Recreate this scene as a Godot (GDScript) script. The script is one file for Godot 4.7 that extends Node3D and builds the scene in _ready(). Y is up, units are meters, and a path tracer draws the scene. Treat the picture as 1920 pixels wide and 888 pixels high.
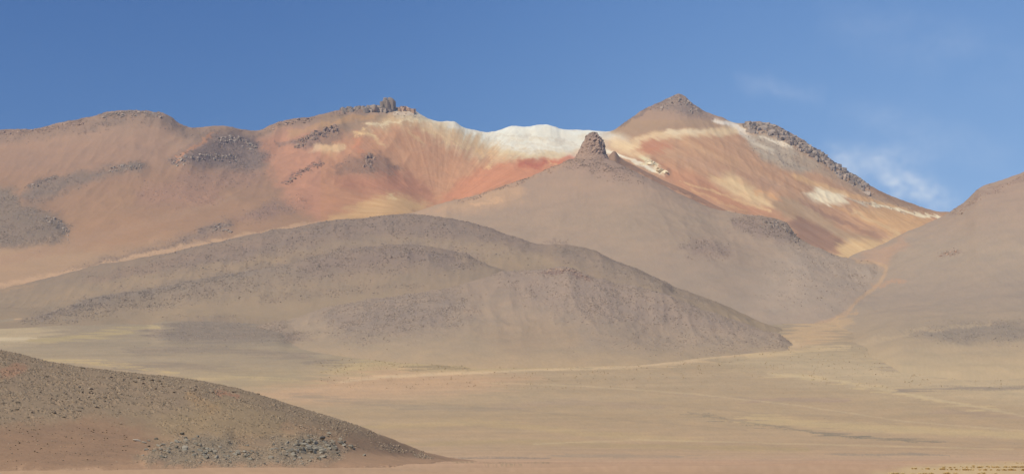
extends Node3D
# A high desert: a flat pan, a sandy ramp, bouldery brown hills and a range of red, white and ochre mountains behind.
# Every landform is a height field, surveyed from the origin: a row of stations by bearing, each a profile over range.
# Survey points are "bearing,elevation,range": bearing and elevation in marks of 1/3045 radian (960 = due north, 855 = level), range in metres.
# Surveyed ground colours ("ground" below) are base colours, lit by sun and sky; the spire and its hill also carry painted shading.

const F := 3045.0
const CX := 960.0
const LEVEL := 855.0
const EYE := 3.0
const FINE := 1.0             # mesh fineness, 1 = final
const GAIN := Vector3(0.84, 0.85, 0.81)

var fbm := FastNoiseLite.new()
var fine_noise := FastNoiseLite.new()
var cell := FastNoiseLite.new()
var ridge := FastNoiseLite.new()

class Land:
	var nc := 0
	var nr := 0
	var u0 := 0.0
	var du := 1.0
	var far := 1000.0
	var pos := PackedVector3Array()
	var uv := PackedVector2Array()
	var wuv := PackedVector2Array()
	var col := PackedColorArray()
	var rock := PackedFloat32Array()

var plain: Land
var lands := {}


func _ready() -> void:
	# ---- camera, sky, sun, air
	var cam := Camera3D.new()
	cam.name = "camera"
	cam.projection = Camera3D.PROJECTION_FRUSTUM
	cam.keep_aspect = Camera3D.KEEP_HEIGHT
	cam.near = 1.0
	cam.far = 60000.0
	cam.size = 888.0 / F
	cam.frustum_offset = Vector2(0, (LEVEL - 444.0) / F)
	cam.position = Vector3(0, EYE, 0)
	add_child(cam)
	cam.current = true
	var env := Environment.new()
	env.tonemap_mode = Environment.TONE_MAPPER_LINEAR
	env.tonemap_exposure = 1.0
	env.background_mode = Environment.BG_SKY
	env.background_energy_multiplier = 1.0
	env.sky = make_sky()
	env.sdfgi_enabled = true
	env.ssao_enabled = true
	env.ssil_enabled = true
	env.fog_enabled = true
	env.fog_density = 0.000028
	env.fog_light_color = Color(0.80, 0.88, 1.0)
	var we := WorldEnvironment.new()
	we.name = "world_environment"
	we.environment = env
	add_child(we)
	var sun := DirectionalLight3D.new()
	sun.name = "sun"
	sun.light_energy = 1.45
	sun.light_color = Color(1.0, 0.96, 0.89)
	sun.light_angular_distance = 0.5
	sun.shadow_enabled = true
	sun.directional_shadow_max_distance = 9000.0
	add_child(sun)
	sun.look_at_from_position(Vector3.ZERO, -Vector3(-0.42, 0.74, 0.52))

	# ---- noises
	set_noise(fbm, 11, FastNoiseLite.TYPE_SIMPLEX_SMOOTH, FastNoiseLite.FRACTAL_FBM, 4)
	set_noise(fine_noise, 23, FastNoiseLite.TYPE_SIMPLEX, FastNoiseLite.FRACTAL_FBM, 2)
	set_noise(ridge, 31, FastNoiseLite.TYPE_SIMPLEX_SMOOTH, FastNoiseLite.FRACTAL_RIDGED, 3)
	set_noise(cell, 47, FastNoiseLite.TYPE_CELLULAR, FastNoiseLite.FRACTAL_NONE, 1)
	cell.cellular_return_type = FastNoiseLite.RETURN_DISTANCE

	# ---- terrain, each landform surveyed in its own thread
	plain = land([
		"-700,1040,60 2600,1040,60", "-700,888,277 2600,888,277", "-700,862,1305 2600,862,1305", "-700,838,1560 900,842,1560 2600,840,1560",
		"-700,775,1850 900,782,1850 2600,778,1850", "-700,690,2200 900,700,2200 1500,700,2200 2600,690,2200", "-700,620,2700 300,625,2700 900,640,2700 1500,640,2700 2600,640,2700",
		"-700,580,3300 0,580,3300 300,590,3300 900,600,3300 1500,590,3300 2600,590,3300", "-700,570,4200 2600,580,4200"],
		[6, 14, 22, 50, 60, 60, 40, 8], -700, 2600, 1.9, 1600)
	var jobs: Array[int] = []
	for job: Callable in [build_plain, build_foreground, build_middle, build_lower_hill, build_front_lobe, build_spire_hill, build_right_hill, build_range, build_spur]:
		jobs.append(WorkerThreadPool.add_task(job))
	for id in jobs:
		WorkerThreadPool.wait_for_task_completion(id)
	var m := soil()
	structure("plain", lands.plain, m)
	structure("foreground_hill", lands.foreground, m)
	structure("middle_hill", lands.middle, m)
	structure("lower_hill", lands.lower, m)
	structure("front_hill", lands.lobe, m)
	structure("spire_hill", lands.spire, m)
	structure("valley_hill", lands.right, m)
	structure("brown_hill", lands.spur, m)
	structure("mountain_range", lands.range, m)
	var g := MeshInstance3D.new()
	g.name = "ground"
	g.set_meta("kind", "structure")
	var pm := PlaneMesh.new()
	pm.size = Vector2(90000, 90000)
	pm.subdivide_depth = 8
	pm.subdivide_width = 8
	g.mesh = pm
	var gm := StandardMaterial3D.new()
	gm.albedo_color = Color8(165, 138, 112)
	gm.roughness = 1.0
	gm.specular_mode = BaseMaterial3D.SPECULAR_DISABLED
	g.material_override = gm
	g.position.y = -6.0
	add_child(g)
	# ---- things
	spire()
	outcrops()
	boulders()
	plants()
	var all := Rect2(-100, 0, 2120, 900)
	scree("foreground_rubble", lands.foreground, stone_mesh(901, 9, Vector3(1, 0.8, 1)), 38000, 0.9, 3.4, 41, tone(168, 152, 134), 0.6, all)
	scree("middle_rubble", lands.middle, stone_mesh(902, 9, Vector3(1, 0.8, 1)), 14000, 0.9, 2.8, 42, tone(164, 148, 136), 0.6, all)
	scree("lower_rubble", lands.lower, stone_mesh(908, 9, Vector3(1, 0.8, 1)), 12000, 0.9, 2.8, 49, tone(164, 148, 136), 0.6, all)
	scree("lobe_rubble", lands.lobe, stone_mesh(903, 9, Vector3(1, 0.8, 1)), 16000, 0.9, 3.2, 43, tone(172, 154, 140), 0.6, all)
	scree("spire_hill_rubble", lands.spire, stone_mesh(904, 9, Vector3(1, 0.8, 1)), 6000, 0.9, 2.8, 44, tone(166, 148, 134), 0.6, all)
	scree("valley_hill_rubble", lands.right, stone_mesh(905, 9, Vector3(1, 0.8, 1)), 3500, 0.9, 2.8, 45, tone(166, 150, 138), 0.6, all)
	scree("mountain_rubble", lands.range, stone_mesh(906, 9, Vector3(1, 0.8, 1)), 20000, 0.9, 2.8, 46, tone(160, 142, 130), 0.6, all)
	scree("knoll_rubble", plain, stone_mesh(907, 9, Vector3(1, 0.8, 1)), 3000, 0.9, 3.0, 48, tone(164, 148, 136), 0.6, Rect2(240, 590, 380, 62))
	scree("sparse_grass", plain, tuft_mesh(6, 10, 0.9, 0.1), 7000, 0.8, 2.6, 50, tone(176, 156, 118), 0.6, Rect2(-20, 640, 1960, 215), true)
	scree("dry_grass", plain, tuft_mesh(5, 14, 0.9, 0.09), 5000, 2.0, 5.0, 47, tone(196, 172, 126), 0.6, Rect2(600, 650, 1400, 80), true)


# ---------------------------------------------------------------- rocks, grass, shrubs
func spot(l: Land, u: float, v: float) -> Vector3:
	# where the sight line at that bearing and elevation meets the ground, the crest if it passes over
	var i := clampi(roundi((u - l.u0) / l.du), 0, l.nc - 1)
	var best := i
	for j in l.nr:
		var k := j * l.nc + i
		if l.uv[k].y < l.uv[best].y:
			best = k
		if l.uv[k].y <= v:
			break
	return l.pos[best]


func stone_mesh(seed_: int, cuts: int, squash: Vector3, columnar := false) -> ArrayMesh:
	# an angular stone: a rounded block shaved by random flat cuts
	var rng := RandomNumberGenerator.new()
	rng.seed = seed_
	var planes := []
	for q in cuts:
		var d := Vector3(rng.randfn(), rng.randfn() * (0.25 if columnar else 0.9), rng.randfn()).normalized()
		planes.append([d, rng.randf_range(0.55, 0.85)])
	var pts := []
	var n := 3
	var st := SurfaceTool.new()
	st.begin(Mesh.PRIMITIVE_TRIANGLES)
	for face in 6:
		var grid := []
		for a in n + 1:
			for b in n + 1:
				var x := 2.0 * a / n - 1.0
				var y := 2.0 * b / n - 1.0
				var p: Vector3 = [Vector3(1, x, y), Vector3(-1, y, x), Vector3(y, 1, x), Vector3(x, -1, y), Vector3(x, y, 1), Vector3(y, x, -1)][face]
				p = p.lerp(p.normalized() * 1.15, 0.12 if columnar else 0.35)
				for pl in planes:
					var over: float = p.dot(pl[0]) - pl[1]
					if over > 0.0:
						p -= pl[0] * over
				grid.append(p * squash)
		for a in n:
			for b in n:
				var k := a * (n + 1) + b
				for t in [[k, k + n + 1, k + 1], [k + 1, k + n + 1, k + n + 2]]:
					for q in t:
						st.set_smooth_group(-1)
						st.add_vertex(grid[q])
	st.generate_normals()
	return st.commit()


func paint(c: Color, vary := false) -> StandardMaterial3D:
	var m := soil()
	if not vary:
		m.vertex_color_use_as_albedo = false
		m.albedo_color = c.linear_to_srgb()
	return m


func tag(o: Node3D, label: String, category: String, group := "") -> void:
	o.set_meta("label", label)
	o.set_meta("category", category)
	if group:
		o.set_meta("group", group)


# loose rubble too small and too many to count, one object for a hillside
func scree(called: String, l: Land, mesh: Mesh, count: int, small: float, large: float, seed_: int, tint: Color, how_much: float, box_: Rect2, on_plain := false) -> void:
	var rng := RandomNumberGenerator.new()
	rng.seed = seed_
	var xf: Array[Transform3D] = []
	var cs: Array[Color] = []
	var tries := 0
	while xf.size() < count and tries < count * 60:
		tries += 1
		var i := rng.randi_range(0, l.nc - 1)
		var j := rng.randi_range(2, l.nr - 9)
		var k := j * l.nc + i
		if not box_.has_point(l.uv[k]) or rng.randf() > l.rock[k]:
			continue
		var p := l.pos[k].lerp(l.pos[k + l.nc if rng.randf() < 0.5 else k - 1], rng.randf())
		var r := lerpf(small, large, pow(rng.randf(), 3.0)) * -p.z / F * 0.5
		var b := Basis.from_euler(Vector3(rng.randf_range(-0.5, 0.5), rng.randf() * TAU, rng.randf_range(-0.5, 0.5)))
		if not on_plain:
			b = b.scaled(Vector3(rng.randf_range(0.8, 1.3), rng.randf_range(0.6, 1.1), rng.randf_range(0.8, 1.3)))
		xf.append(Transform3D(b.scaled(Vector3.ONE * r), p + Vector3(0, 0.15 * r, 0)))
		cs.append(l.col[k].lerp(tint, how_much) * rng.randf_range(0.78, 1.22))
	var mm := MultiMesh.new()
	mm.transform_format = MultiMesh.TRANSFORM_3D
	mm.use_colors = true
	mm.mesh = mesh
	mm.instance_count = xf.size()
	for q in xf.size():
		mm.set_instance_transform(q, xf[q])
		mm.set_instance_color(q, cs[q])
	var o := MultiMeshInstance3D.new()
	o.name = called
	o.multimesh = mm
	o.material_override = paint(Color.WHITE, true)
	o.set_meta("kind", "stuff")
	add_child(o, true)


# an outcrop: a thing of many angular blocks, each block a part. line: crest of the outcrop; size in marks
func outcrop(called: String, label: String, l: Land, s: String, count: int, wide: Vector2, tall: Vector2, spread: float, c: Color, seed_: int, columnar := true) -> void:
	var rng := RandomNumberGenerator.new()
	rng.seed = seed_
	var pts := nums(s, 2)
	var o := Node3D.new()
	o.name = called
	tag(o, label, "rock outcrop", "")
	add_child(o, true)
	var shapes := []
	for q in 4:
		shapes.append(stone_mesh(seed_ * 10 + q, 9, Vector3.ONE, columnar))
	var mats := []
	for q in 4:
		mats.append(paint(c * [0.86, 0.96, 1.03, 1.12][q]))
	var whole := 0.0
	for q in pts.size() - 1:
		whole += pts[q].distance_to(pts[q + 1])
	for n in count:
		var want := whole * (n + rng.randf()) / count
		var q := 0
		while q < pts.size() - 2 and want > pts[q].distance_to(pts[q + 1]):
			want -= pts[q].distance_to(pts[q + 1])
			q += 1
		var at: Vector2 = pts[q].lerp(pts[q + 1], clampf(want / pts[q].distance_to(pts[q + 1]), 0, 1)) + Vector2(rng.randf_range(-3, 3), spread * pow(rng.randf(), 1.5))
		var p := spot(l, at.x, at.y)
		if n == 0:
			o.position = p
		var m := -p.z / F
		var lean := 0.08 if columnar else 0.3
		var big := pow(rng.randf(), 1.6)
		var h := lerpf(tall.x, tall.y, big * rng.randf_range(0.6, 1.0)) * m
		var w := lerpf(wide.x, wide.y, big) * m
		var b := MeshInstance3D.new()
		b.name = "rock"
		b.mesh = shapes[rng.randi() % 4]
		b.material_override = mats[rng.randi() % 4]
		b.transform = Transform3D(Basis.from_euler(Vector3(rng.randf_range(-lean, lean), rng.randf() * TAU, rng.randf_range(-lean, lean))).scaled(Vector3(w * 0.6, h * 0.6, w * rng.randf_range(0.5, 0.8))), p - o.position)
		o.add_child(b, true)


func spire() -> void:
	# a weathered volcanic plug: steep, fluted, leaning slabs on its right side
	var rows := [Vector3(247.5, 1110, 1114), Vector3(249, 1107, 1118), Vector3(252, 1104.5, 1120), Vector3(256, 1101, 1123.5), Vector3(260, 1098.2, 1127), Vector3(265, 1096.2, 1130), Vector3(270, 1092, 1132), Vector3(278, 1089.6, 1133), Vector3(285, 1086, 1134.2), Vector3(292, 1081, 1137.5), Vector3(302, 1073, 1145), Vector3(316, 1066, 1152)]
	var z := 4190.0
	var m := z / F
	var o := MeshInstance3D.new()
	o.name = "rock_spire"
	tag(o, "tall blunt brown rock spire standing on top of the conical hill", "rock spire")
	add_child(o, true)
	var base_y := EYE + (LEVEL - 292.0) * m
	o.position = Vector3((1111.0 - CX) * m, base_y, -z)
	var n := 90
	var high := 70
	var pos := PackedVector3Array()
	var col := PackedColorArray()
	for j in high + 1:
		var f := j / float(high)
		var v := lerpf(316.0, 247.5, f)
		var k := 0
		while k < rows.size() - 2 and rows[k + 1].x < v:
			k += 1
		var t := clampf((v - rows[k].x) / (rows[k + 1].x - rows[k].x), 0, 1)
		var a := lerpf(rows[k].y, rows[k + 1].y, t)
		var b := lerpf(rows[k].z, rows[k + 1].z, t)
		for i in n:
			var w := TAU * i / n
			var rx := 0.5 * (b - a) * m
			var d := Vector3(cos(w), 0, sin(w))
			var y := EYE + (LEVEL - v) * m
			var p := Vector3(((a + b) * 0.5 - CX) * m + d.x * rx, y, -z + d.z * rx * 0.9)
			var flute := ridge.get_noise_3d(p.x / 9.0, p.y / 60.0, p.z / 9.0)
			var lump := fbm.get_noise_3d(p.x / 14.0, p.y / 12.0, p.z / 14.0)
			var crack := fine_noise.get_noise_3d(p.x / 3.5, p.y / 7.0, p.z / 3.5)
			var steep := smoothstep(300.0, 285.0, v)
			p += d * (steep * (4.2 * flute + 3.4 * lump) + 2.2 * crack)
			pos.append(p - o.position)
			var s := 1.0 + 0.16 * crack + 0.12 * lump
			var c := tone(168, 142, 127).lerp(tone(146, 126, 116), smoothstep(268.0, 250.0, v)).lerp(tone(150, 138, 134), smoothstep(0.5, 1.0, d.x) * steep * 0.6)  # right side greyer and darker: its shaded side put into the colour
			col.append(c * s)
	var idx := PackedInt32Array()
	var nrm := PackedVector3Array()
	nrm.resize(pos.size())
	for j in high + 1:
		for i in n:
			var k := j * n + i
			var e := pos[j * n + (i + 1) % n] - pos[j * n + (i + n - 1) % n]
			var u := pos[mini(high, j + 1) * n + i] - pos[maxi(0, j - 1) * n + i]
			nrm[k] = u.cross(e).normalized()
			if j < high:
				var k2 := j * n + (i + 1) % n
				idx.append_array([k, k2, k + n, k2, k2 + n, k + n])
	for i in range(1, n - 1):
		idx.append_array([high * n, high * n + i, high * n + i + 1])
	var arr := []
	arr.resize(Mesh.ARRAY_MAX)
	arr[Mesh.ARRAY_VERTEX] = pos
	arr[Mesh.ARRAY_NORMAL] = nrm
	arr[Mesh.ARRAY_COLOR] = col
	arr[Mesh.ARRAY_INDEX] = idx
	var mesh := ArrayMesh.new()
	mesh.add_surface_from_arrays(Mesh.PRIMITIVE_TRIANGLES, arr)
	o.mesh = mesh
	o.material_override = soil()
	# leaning slabs split off its steep right foot
	var slab := stone_mesh(77, 8, Vector3.ONE, true)
	var dark := paint(tone(140, 128, 124))
	for q in [Vector3(1128, 289, 16), Vector3(1132.5, 292, 15), Vector3(1136, 296, 9), Vector3(1125, 296, 8)]:
		var b := MeshInstance3D.new()
		b.name = "slab"
		b.mesh = slab
		b.material_override = dark
		b.transform = Transform3D(Basis.from_euler(Vector3(0.1, q.x, -0.12)).scaled(Vector3(3.4, q.z * 0.6, 4.0) * m), Vector3((q.x - CX) * m, EYE + (LEVEL - q.y) * m, -z + 12.0) - o.position)
		o.add_child(b, true)


func boulders() -> void:
	var l: Land = lands.foreground
	var rng := RandomNumberGenerator.new()
	rng.seed = 77
	var shapes := []
	for q in 6:
		shapes.append(stone_mesh(500 + q, 10, Vector3(1.0, 0.85, 1.0)))
	var greys := []
	for q in 5:
		greys.append(paint(tone(143, 135, 123) * [0.72, 0.86, 1.0, 1.12, 1.25][q]))
	var browns := []
	for q in 4:
		browns.append(paint(tone(146, 130, 114) * [0.72, 0.88, 1.02, 1.16][q]))
	var words := [["dark grey", "grey", "mid grey", "light grey", "pale grey"], ["dark brown", "brown", "mid brown", "light brown"]]
	# [centre, reach, how many, small, large, brown?, label, group]
	var heaps := [
		[Vector2(590, 838), Vector2(58, 20), 95, 6.0, 15.0, false, "the dense right-hand heap", "boulders of the right heap", words],
		[Vector2(470, 852), Vector2(130, 15), 60, 5, 11.0, false, "the low rubble strip", "boulders along the slope's base", words],
		[Vector2(350, 842), Vector2(75, 22), 50, 5.5, 11.0, false, "the left-hand heap", "boulders of the left heap", words],
		[Vector2(110, 752), Vector2(110, 30), 50, 4.5, 9.5, true, "the foreground hillside's rubble band", "boulders on the hillside band", words],
		[Vector2(300, 722), Vector2(170, 12), 44, 4.0, 8.5, true, "the foreground hill's crest rubble", "boulders under the crest", words],
	]
	for h in heaps:
		for n in h[2]:
			var d := Vector2(rng.randfn() * 0.5, rng.randfn() * 0.5)
			if h[5] and h[0].x > 200:
				d.y += d.x * h[1].x * 0.2 / h[1].y
			var at: Vector2 = h[0] + Vector2(d.x * h[1].x, clampf(d.y, -2.6, 1.2) * h[1].y)
			var p := spot(l, at.x, at.y)
			var r := lerpf(h[3], h[4], pow(rng.randf(), 1.7)) * -p.z / F * 0.5
			var o := MeshInstance3D.new()
			o.name = "boulder"
			o.mesh = shapes[rng.randi() % 6]
			o.material_override = browns[rng.randi() % 4] if h[5] else greys[rng.randi() % 5]
			o.transform = Transform3D(Basis.from_euler(Vector3(rng.randf_range(-0.5, 0.5), rng.randf() * TAU, rng.randf_range(-0.5, 0.5))).scaled(Vector3(rng.randf_range(0.85, 1.3), rng.randf_range(0.7, 1.05), rng.randf_range(0.85, 1.2)) * r), p + Vector3(0, 0.2 * r, 0))
			var size_word: String = "large" if r * 2.0 * F / -p.z > lerpf(h[3], h[4], 0.5) else ("mid-sized" if r * 2.0 * F / -p.z > lerpf(h[3], h[4], 0.15) else "small")
			var place: String = "upper edge" if d.y < -0.45 else ("lower edge" if d.y > 0.45 else ("left part" if d.x < -0.3 else ("right part" if d.x > 0.3 else "middle")))
			var shade: String = h[8][1 if h[5] else 0][browns.find(o.material_override) if h[5] else greys.find(o.material_override)]
			tag(o, "%s %s boulder in the %s of %s" % [size_word, shade, place, h[6]], "boulder", h[7])
			add_child(o, true)
	# the one pale slab that stands alone left of the heaps
	var p := spot(l, 256, 827)
	var w := MeshInstance3D.new()
	w.name = "pale_boulder"
	w.mesh = shapes[2]
	w.material_override = paint(tone(186, 172, 156))
	w.transform = Transform3D(Basis.from_euler(Vector3(0, 0.4, 0.1)).scaled(Vector3(7.0, 4.0, 5.0) * -p.z / F), p + Vector3(0, 0.2, 0))
	tag(w, "pale flat boulder lying alone on brown sand beside the left heap", "boulder")
	add_child(w, true)


func tuft_mesh(seed_: int, blades: int, lean: float, width: float) -> ArrayMesh:
	var rng := RandomNumberGenerator.new()
	rng.seed = seed_
	var st := SurfaceTool.new()
	st.begin(Mesh.PRIMITIVE_TRIANGLES)
	for q in blades:
		var turn := rng.randf() * TAU
		var d := Vector3(cos(turn), 0, sin(turn))
		var side := Vector3(-d.z, 0, d.x) * width
		var foot := d * rng.randf() * 0.35
		var out := rng.randf() * lean
		var mid := foot + d * out * 0.45 + Vector3(0, rng.randf_range(0.4, 0.6), 0)
		var top := foot + d * out + Vector3(0, rng.randf_range(0.75, 1.0) - 0.3 * out, 0)
		for t in [[foot - side, mid - side * 0.7, foot + side], [foot + side, mid - side * 0.7, mid + side * 0.7], [mid - side * 0.7, top, mid + side * 0.7]]:
			for v in t:
				st.add_vertex(v)
	st.generate_normals()
	return st.commit()


func plants() -> void:
	var rng := RandomNumberGenerator.new()
	rng.seed = 9
	# straw bunch grass along the near edge of the pan
	var shapes := [tuft_mesh(1, 60, 0.9, 0.035), tuft_mesh(2, 70, 0.8, 0.03), tuft_mesh(3, 52, 1.0, 0.04)]
	var straw := [paint(tone(232, 204, 152)), paint(tone(220, 190, 136)), paint(tone(238, 214, 168))]
	for n in 200:
		var u := 1650.0 + 300.0 * sqrt(rng.randf())
		var edge := lerpf(890.0, 874.0, clampf((u - 1640.0) / 150.0, 0, 1)) - 4.0 * clampf((u - 1790.0) / 130.0, 0, 1)
		var p := spot(plain, u, edge + 3.0 + 17.0 * pow(rng.randf(), 1.4))
		var o := MeshInstance3D.new()
		o.name = "grass_tuft"
		o.mesh = shapes[rng.randi() % 3]
		o.material_override = straw[rng.randi() % 3]
		var r := rng.randf_range(0.3, 0.65)
		o.transform = Transform3D(Basis(Vector3.UP, rng.randf() * TAU).scaled(Vector3(r * 1.3, r, r * 1.3)), p)
		tag(o, "%s %s bunch grass tuft at the near edge of the pink sand" % ["tall" if r > 0.5 else "low", ["straw yellow", "golden", "pale straw"][straw.find(o.material_override)]], "grass tuft", "bunch grass at the near edge")
		add_child(o, true)
	# dark cushion shrubs dotted over the bare apron
	var bush := [tuft_mesh(11, 90, 1.3, 0.07), tuft_mesh(12, 80, 1.2, 0.08)]
	var green := [paint(tone(118, 106, 80)), paint(tone(130, 110, 84)), paint(tone(108, 100, 76))]
	var l: Land = lands.foreground
	for n in 90:
		var at := Vector2(rng.randf_range(2, 240), rng.randf_range(790, 866))
		if at.y < 800 - 0.02 * at.x or (at.x > 200 and at.y > 845):
			at.y += 14.0 if at.y < 820 else -20.0
		var p := spot(l, at.x, at.y)
		var o := MeshInstance3D.new()
		o.name = "low_shrub"
		o.mesh = bush[n % 2]
		o.material_override = green[rng.randi() % 3]
		var r := rng.randf_range(0.13, 0.32)
		o.transform = Transform3D(Basis(Vector3.UP, rng.randf() * TAU).scaled(Vector3(r * 1.2, r * 0.9, r * 1.2)), p)
		tag(o, "%s %s shrub dotted on the %s bare brown apron below the rubble" % ["tiny" if r < 0.22 else "small", ["olive brown", "brown", "dark olive"][green.find(o.material_override)], "upper" if at.y < 826 else "lower"], "shrub", "shrubs on the bare apron")
		add_child(o, true)


func outcrops() -> void:
	var r: Land = lands.range
	var grey := tone(172, 155, 142)
	var brown := tone(180, 152, 134)
	outcrop("summit_crag", "dark grey crag with a square tower on the red mountain's top", r, "684,203 700,203 716,202 732,202", 70, Vector2(5, 13), Vector2(5, 13), 8, grey * 0.95, 3)
	outcrop("square_tower", "dark upright rock tower at the right end of the summit crag", r, "716,202 724,202 732,202 739,203", 22, Vector2(6, 11), Vector2(22, 36), 5, grey * 0.8, 4)
	outcrop("cleft_crag", "small split grey crag on the ridge left of the dark tower", r, "640,207 652,205 664,203 684,200", 34, Vector2(4, 10), Vector2(4, 10), 6, grey * 0.9, 5)
	outcrop("brown_pinnacle", "brown crumbling pinnacle right beside the dark square tower", r, "748,204 755,203 762,204 772,208", 26, Vector2(4, 9), Vector2(3, 9), 6, brown * 1.05, 7)
	outcrop("ridge_crag", "slanting dark crag with a blunt right end below the red mountain's ridge", r, "556,266 575,258 592,250 612,242 628,235 633,243", 95, Vector2(3, 9), Vector2(2, 10), 13, brown * 0.9, 9)
	outcrop("summit_rocks", "broken rocks capping the tip of the pointed ochre peak", r, "1240,194 1258,186 1273,181 1288,189 1310,204", 60, Vector2(2, 6), Vector2(1.5, 4), 16, grey, 11)
	outcrop("cliff_band", "long grey cliff band along the ochre peak's right skyline", r, "1402,232 1440,233 1470,247 1502,265 1541,288 1576,314 1612,336 1630,350", 300, Vector2(4, 13), Vector2(3, 9), 19, grey * 1.0, 13)
	outcrop("shoulder_crag", "dark blocky crag on the far shoulder of the conical hill", lands.spire, "1428,418 1452,414 1470,421 1484,433 1496,450", 80, Vector2(2, 7), Vector2(2, 7), 14, grey * 0.9, 15)
	outcrop("dark_outcrop", "dark boulder outcrop near the saddle of the left mountain", r, "410,258 440,254 462,262 478,276", 70, Vector2(2, 6), Vector2(2, 6), 18, grey, 17, false)
	outcrop("ledge_outcrop", "grey rock ledge across the lower edge of the left mountain's dark lobe", r, "324,300 350,294 380,290 410,290 445,292", 80, Vector2(2, 6), Vector2(2, 6), 14, grey, 19, false)
	outcrop("crest_rocks", "row of grey rocks along the rounded crest of the left mountain", r, "190,216 215,211 240,209 280,210 303,214", 60, Vector2(2, 6), Vector2(1.5, 4.5), 10, grey, 21, false)
	outcrop("low_crest_rocks", "brown rocks along the low far left skyline", r, "-10,246 40,245 90,239 130,229 160,225", 60, Vector2(2, 5), Vector2(1.5, 4), 9, brown, 23, false)
	outcrop("ridge_ledge", "thin brown rock ledge where the red mountain's ridge begins", r, "506,240 522,233 540,229 556,225 585,222", 34, Vector2(2, 6), Vector2(1.5, 5), 7, brown, 25, false)
	outcrop("red_slope_crag", "brownish crag standing in the red slope under the pale hump", r, "684,296 690,290 698,298", 22, Vector2(3, 7), Vector2(4, 12), 22, brown * 0.9, 27)
	outcrop("slope_ledge", "broken dark ledge slanting up the red slope left of the pale patch", r, "534,342 552,331 570,317 590,309 606,304", 46, Vector2(2, 6), Vector2(2, 5), 9, brown * 0.85, 29, false)
	outcrop("left_slope_outcrop", "grey outcrop strip on the left mountain's middle slope", r, "50,350 76,340 104,333", 26, Vector2(2, 6), Vector2(2, 5), 8, grey * 0.9, 31, false)
	outcrop("slope_end_outcrop", "grey rocks at the upper right end of the left mountain's slope strip", r, "205,316 232,310 264,310", 30, Vector2(2, 6), Vector2(2, 5), 9, grey, 32, false)
	outcrop("end_outcrop", "grey rock knob ending the long dark strip above the sand line", r, "396,430 410,422 424,420 432,428", 30, Vector2(2, 6), Vector2(2, 5), 12, grey, 33, false)
	outcrop("lobe_end_outcrop", "grey rocks on the right edge of the low dark lobe at far left", r, "84,404 106,412 122,426 128,440", 40, Vector2(2, 6), Vector2(2, 5), 14, grey, 34, false)
	outcrop("knoll_rocks", "brown rocks on the crown of the near dark hill lobe", lands.lobe, "1024,507 1045,504 1062,503 1080,510 1102,520", 40, Vector2(2, 5), Vector2(1.5, 4), 7, brown, 35, false)
	outcrop("valley_rocks", "scattered brown rocks on the valley hill's skyline edge", lands.right, "1794,399 1812,387 1830,371 1850,360", 26, Vector2(2, 5), Vector2(1.5, 4), 10, brown, 37, false)
	outcrop("slope_rocks", "small rock cluster high on the valley hill's slope", lands.right, "1762,478 1780,472 1800,468", 16, Vector2(2, 5), Vector2(1.5, 4), 8, brown * 1.1, 38, false)
	outcrop("pale_outcrop", "pale cream rock knobs at the end of the white ridge behind the spire", r, "1206,302 1222,303 1236,318 1252,324", 18, Vector2(5, 13), Vector2(4, 8), 6, tone(232, 214, 182), 39, false)


func set_noise(n: FastNoiseLite, s: int, kind: int, fractal: int, octaves: int) -> void:
	n.seed = s
	n.noise_type = kind
	n.fractal_type = fractal
	n.fractal_octaves = octaves
	n.frequency = 1.0


func soil() -> StandardMaterial3D:
	var m := StandardMaterial3D.new()
	m.vertex_color_use_as_albedo = true
	m.roughness = 1.0
	m.specular_mode = BaseMaterial3D.SPECULAR_DISABLED
	return m


func structure(called: String, l: Land, m: Material) -> void:
	var o := MeshInstance3D.new()
	o.name = called
	o.mesh = land_mesh(l)
	o.material_override = m
	o.set_meta("kind", "structure")
	add_child(o, true)


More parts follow.
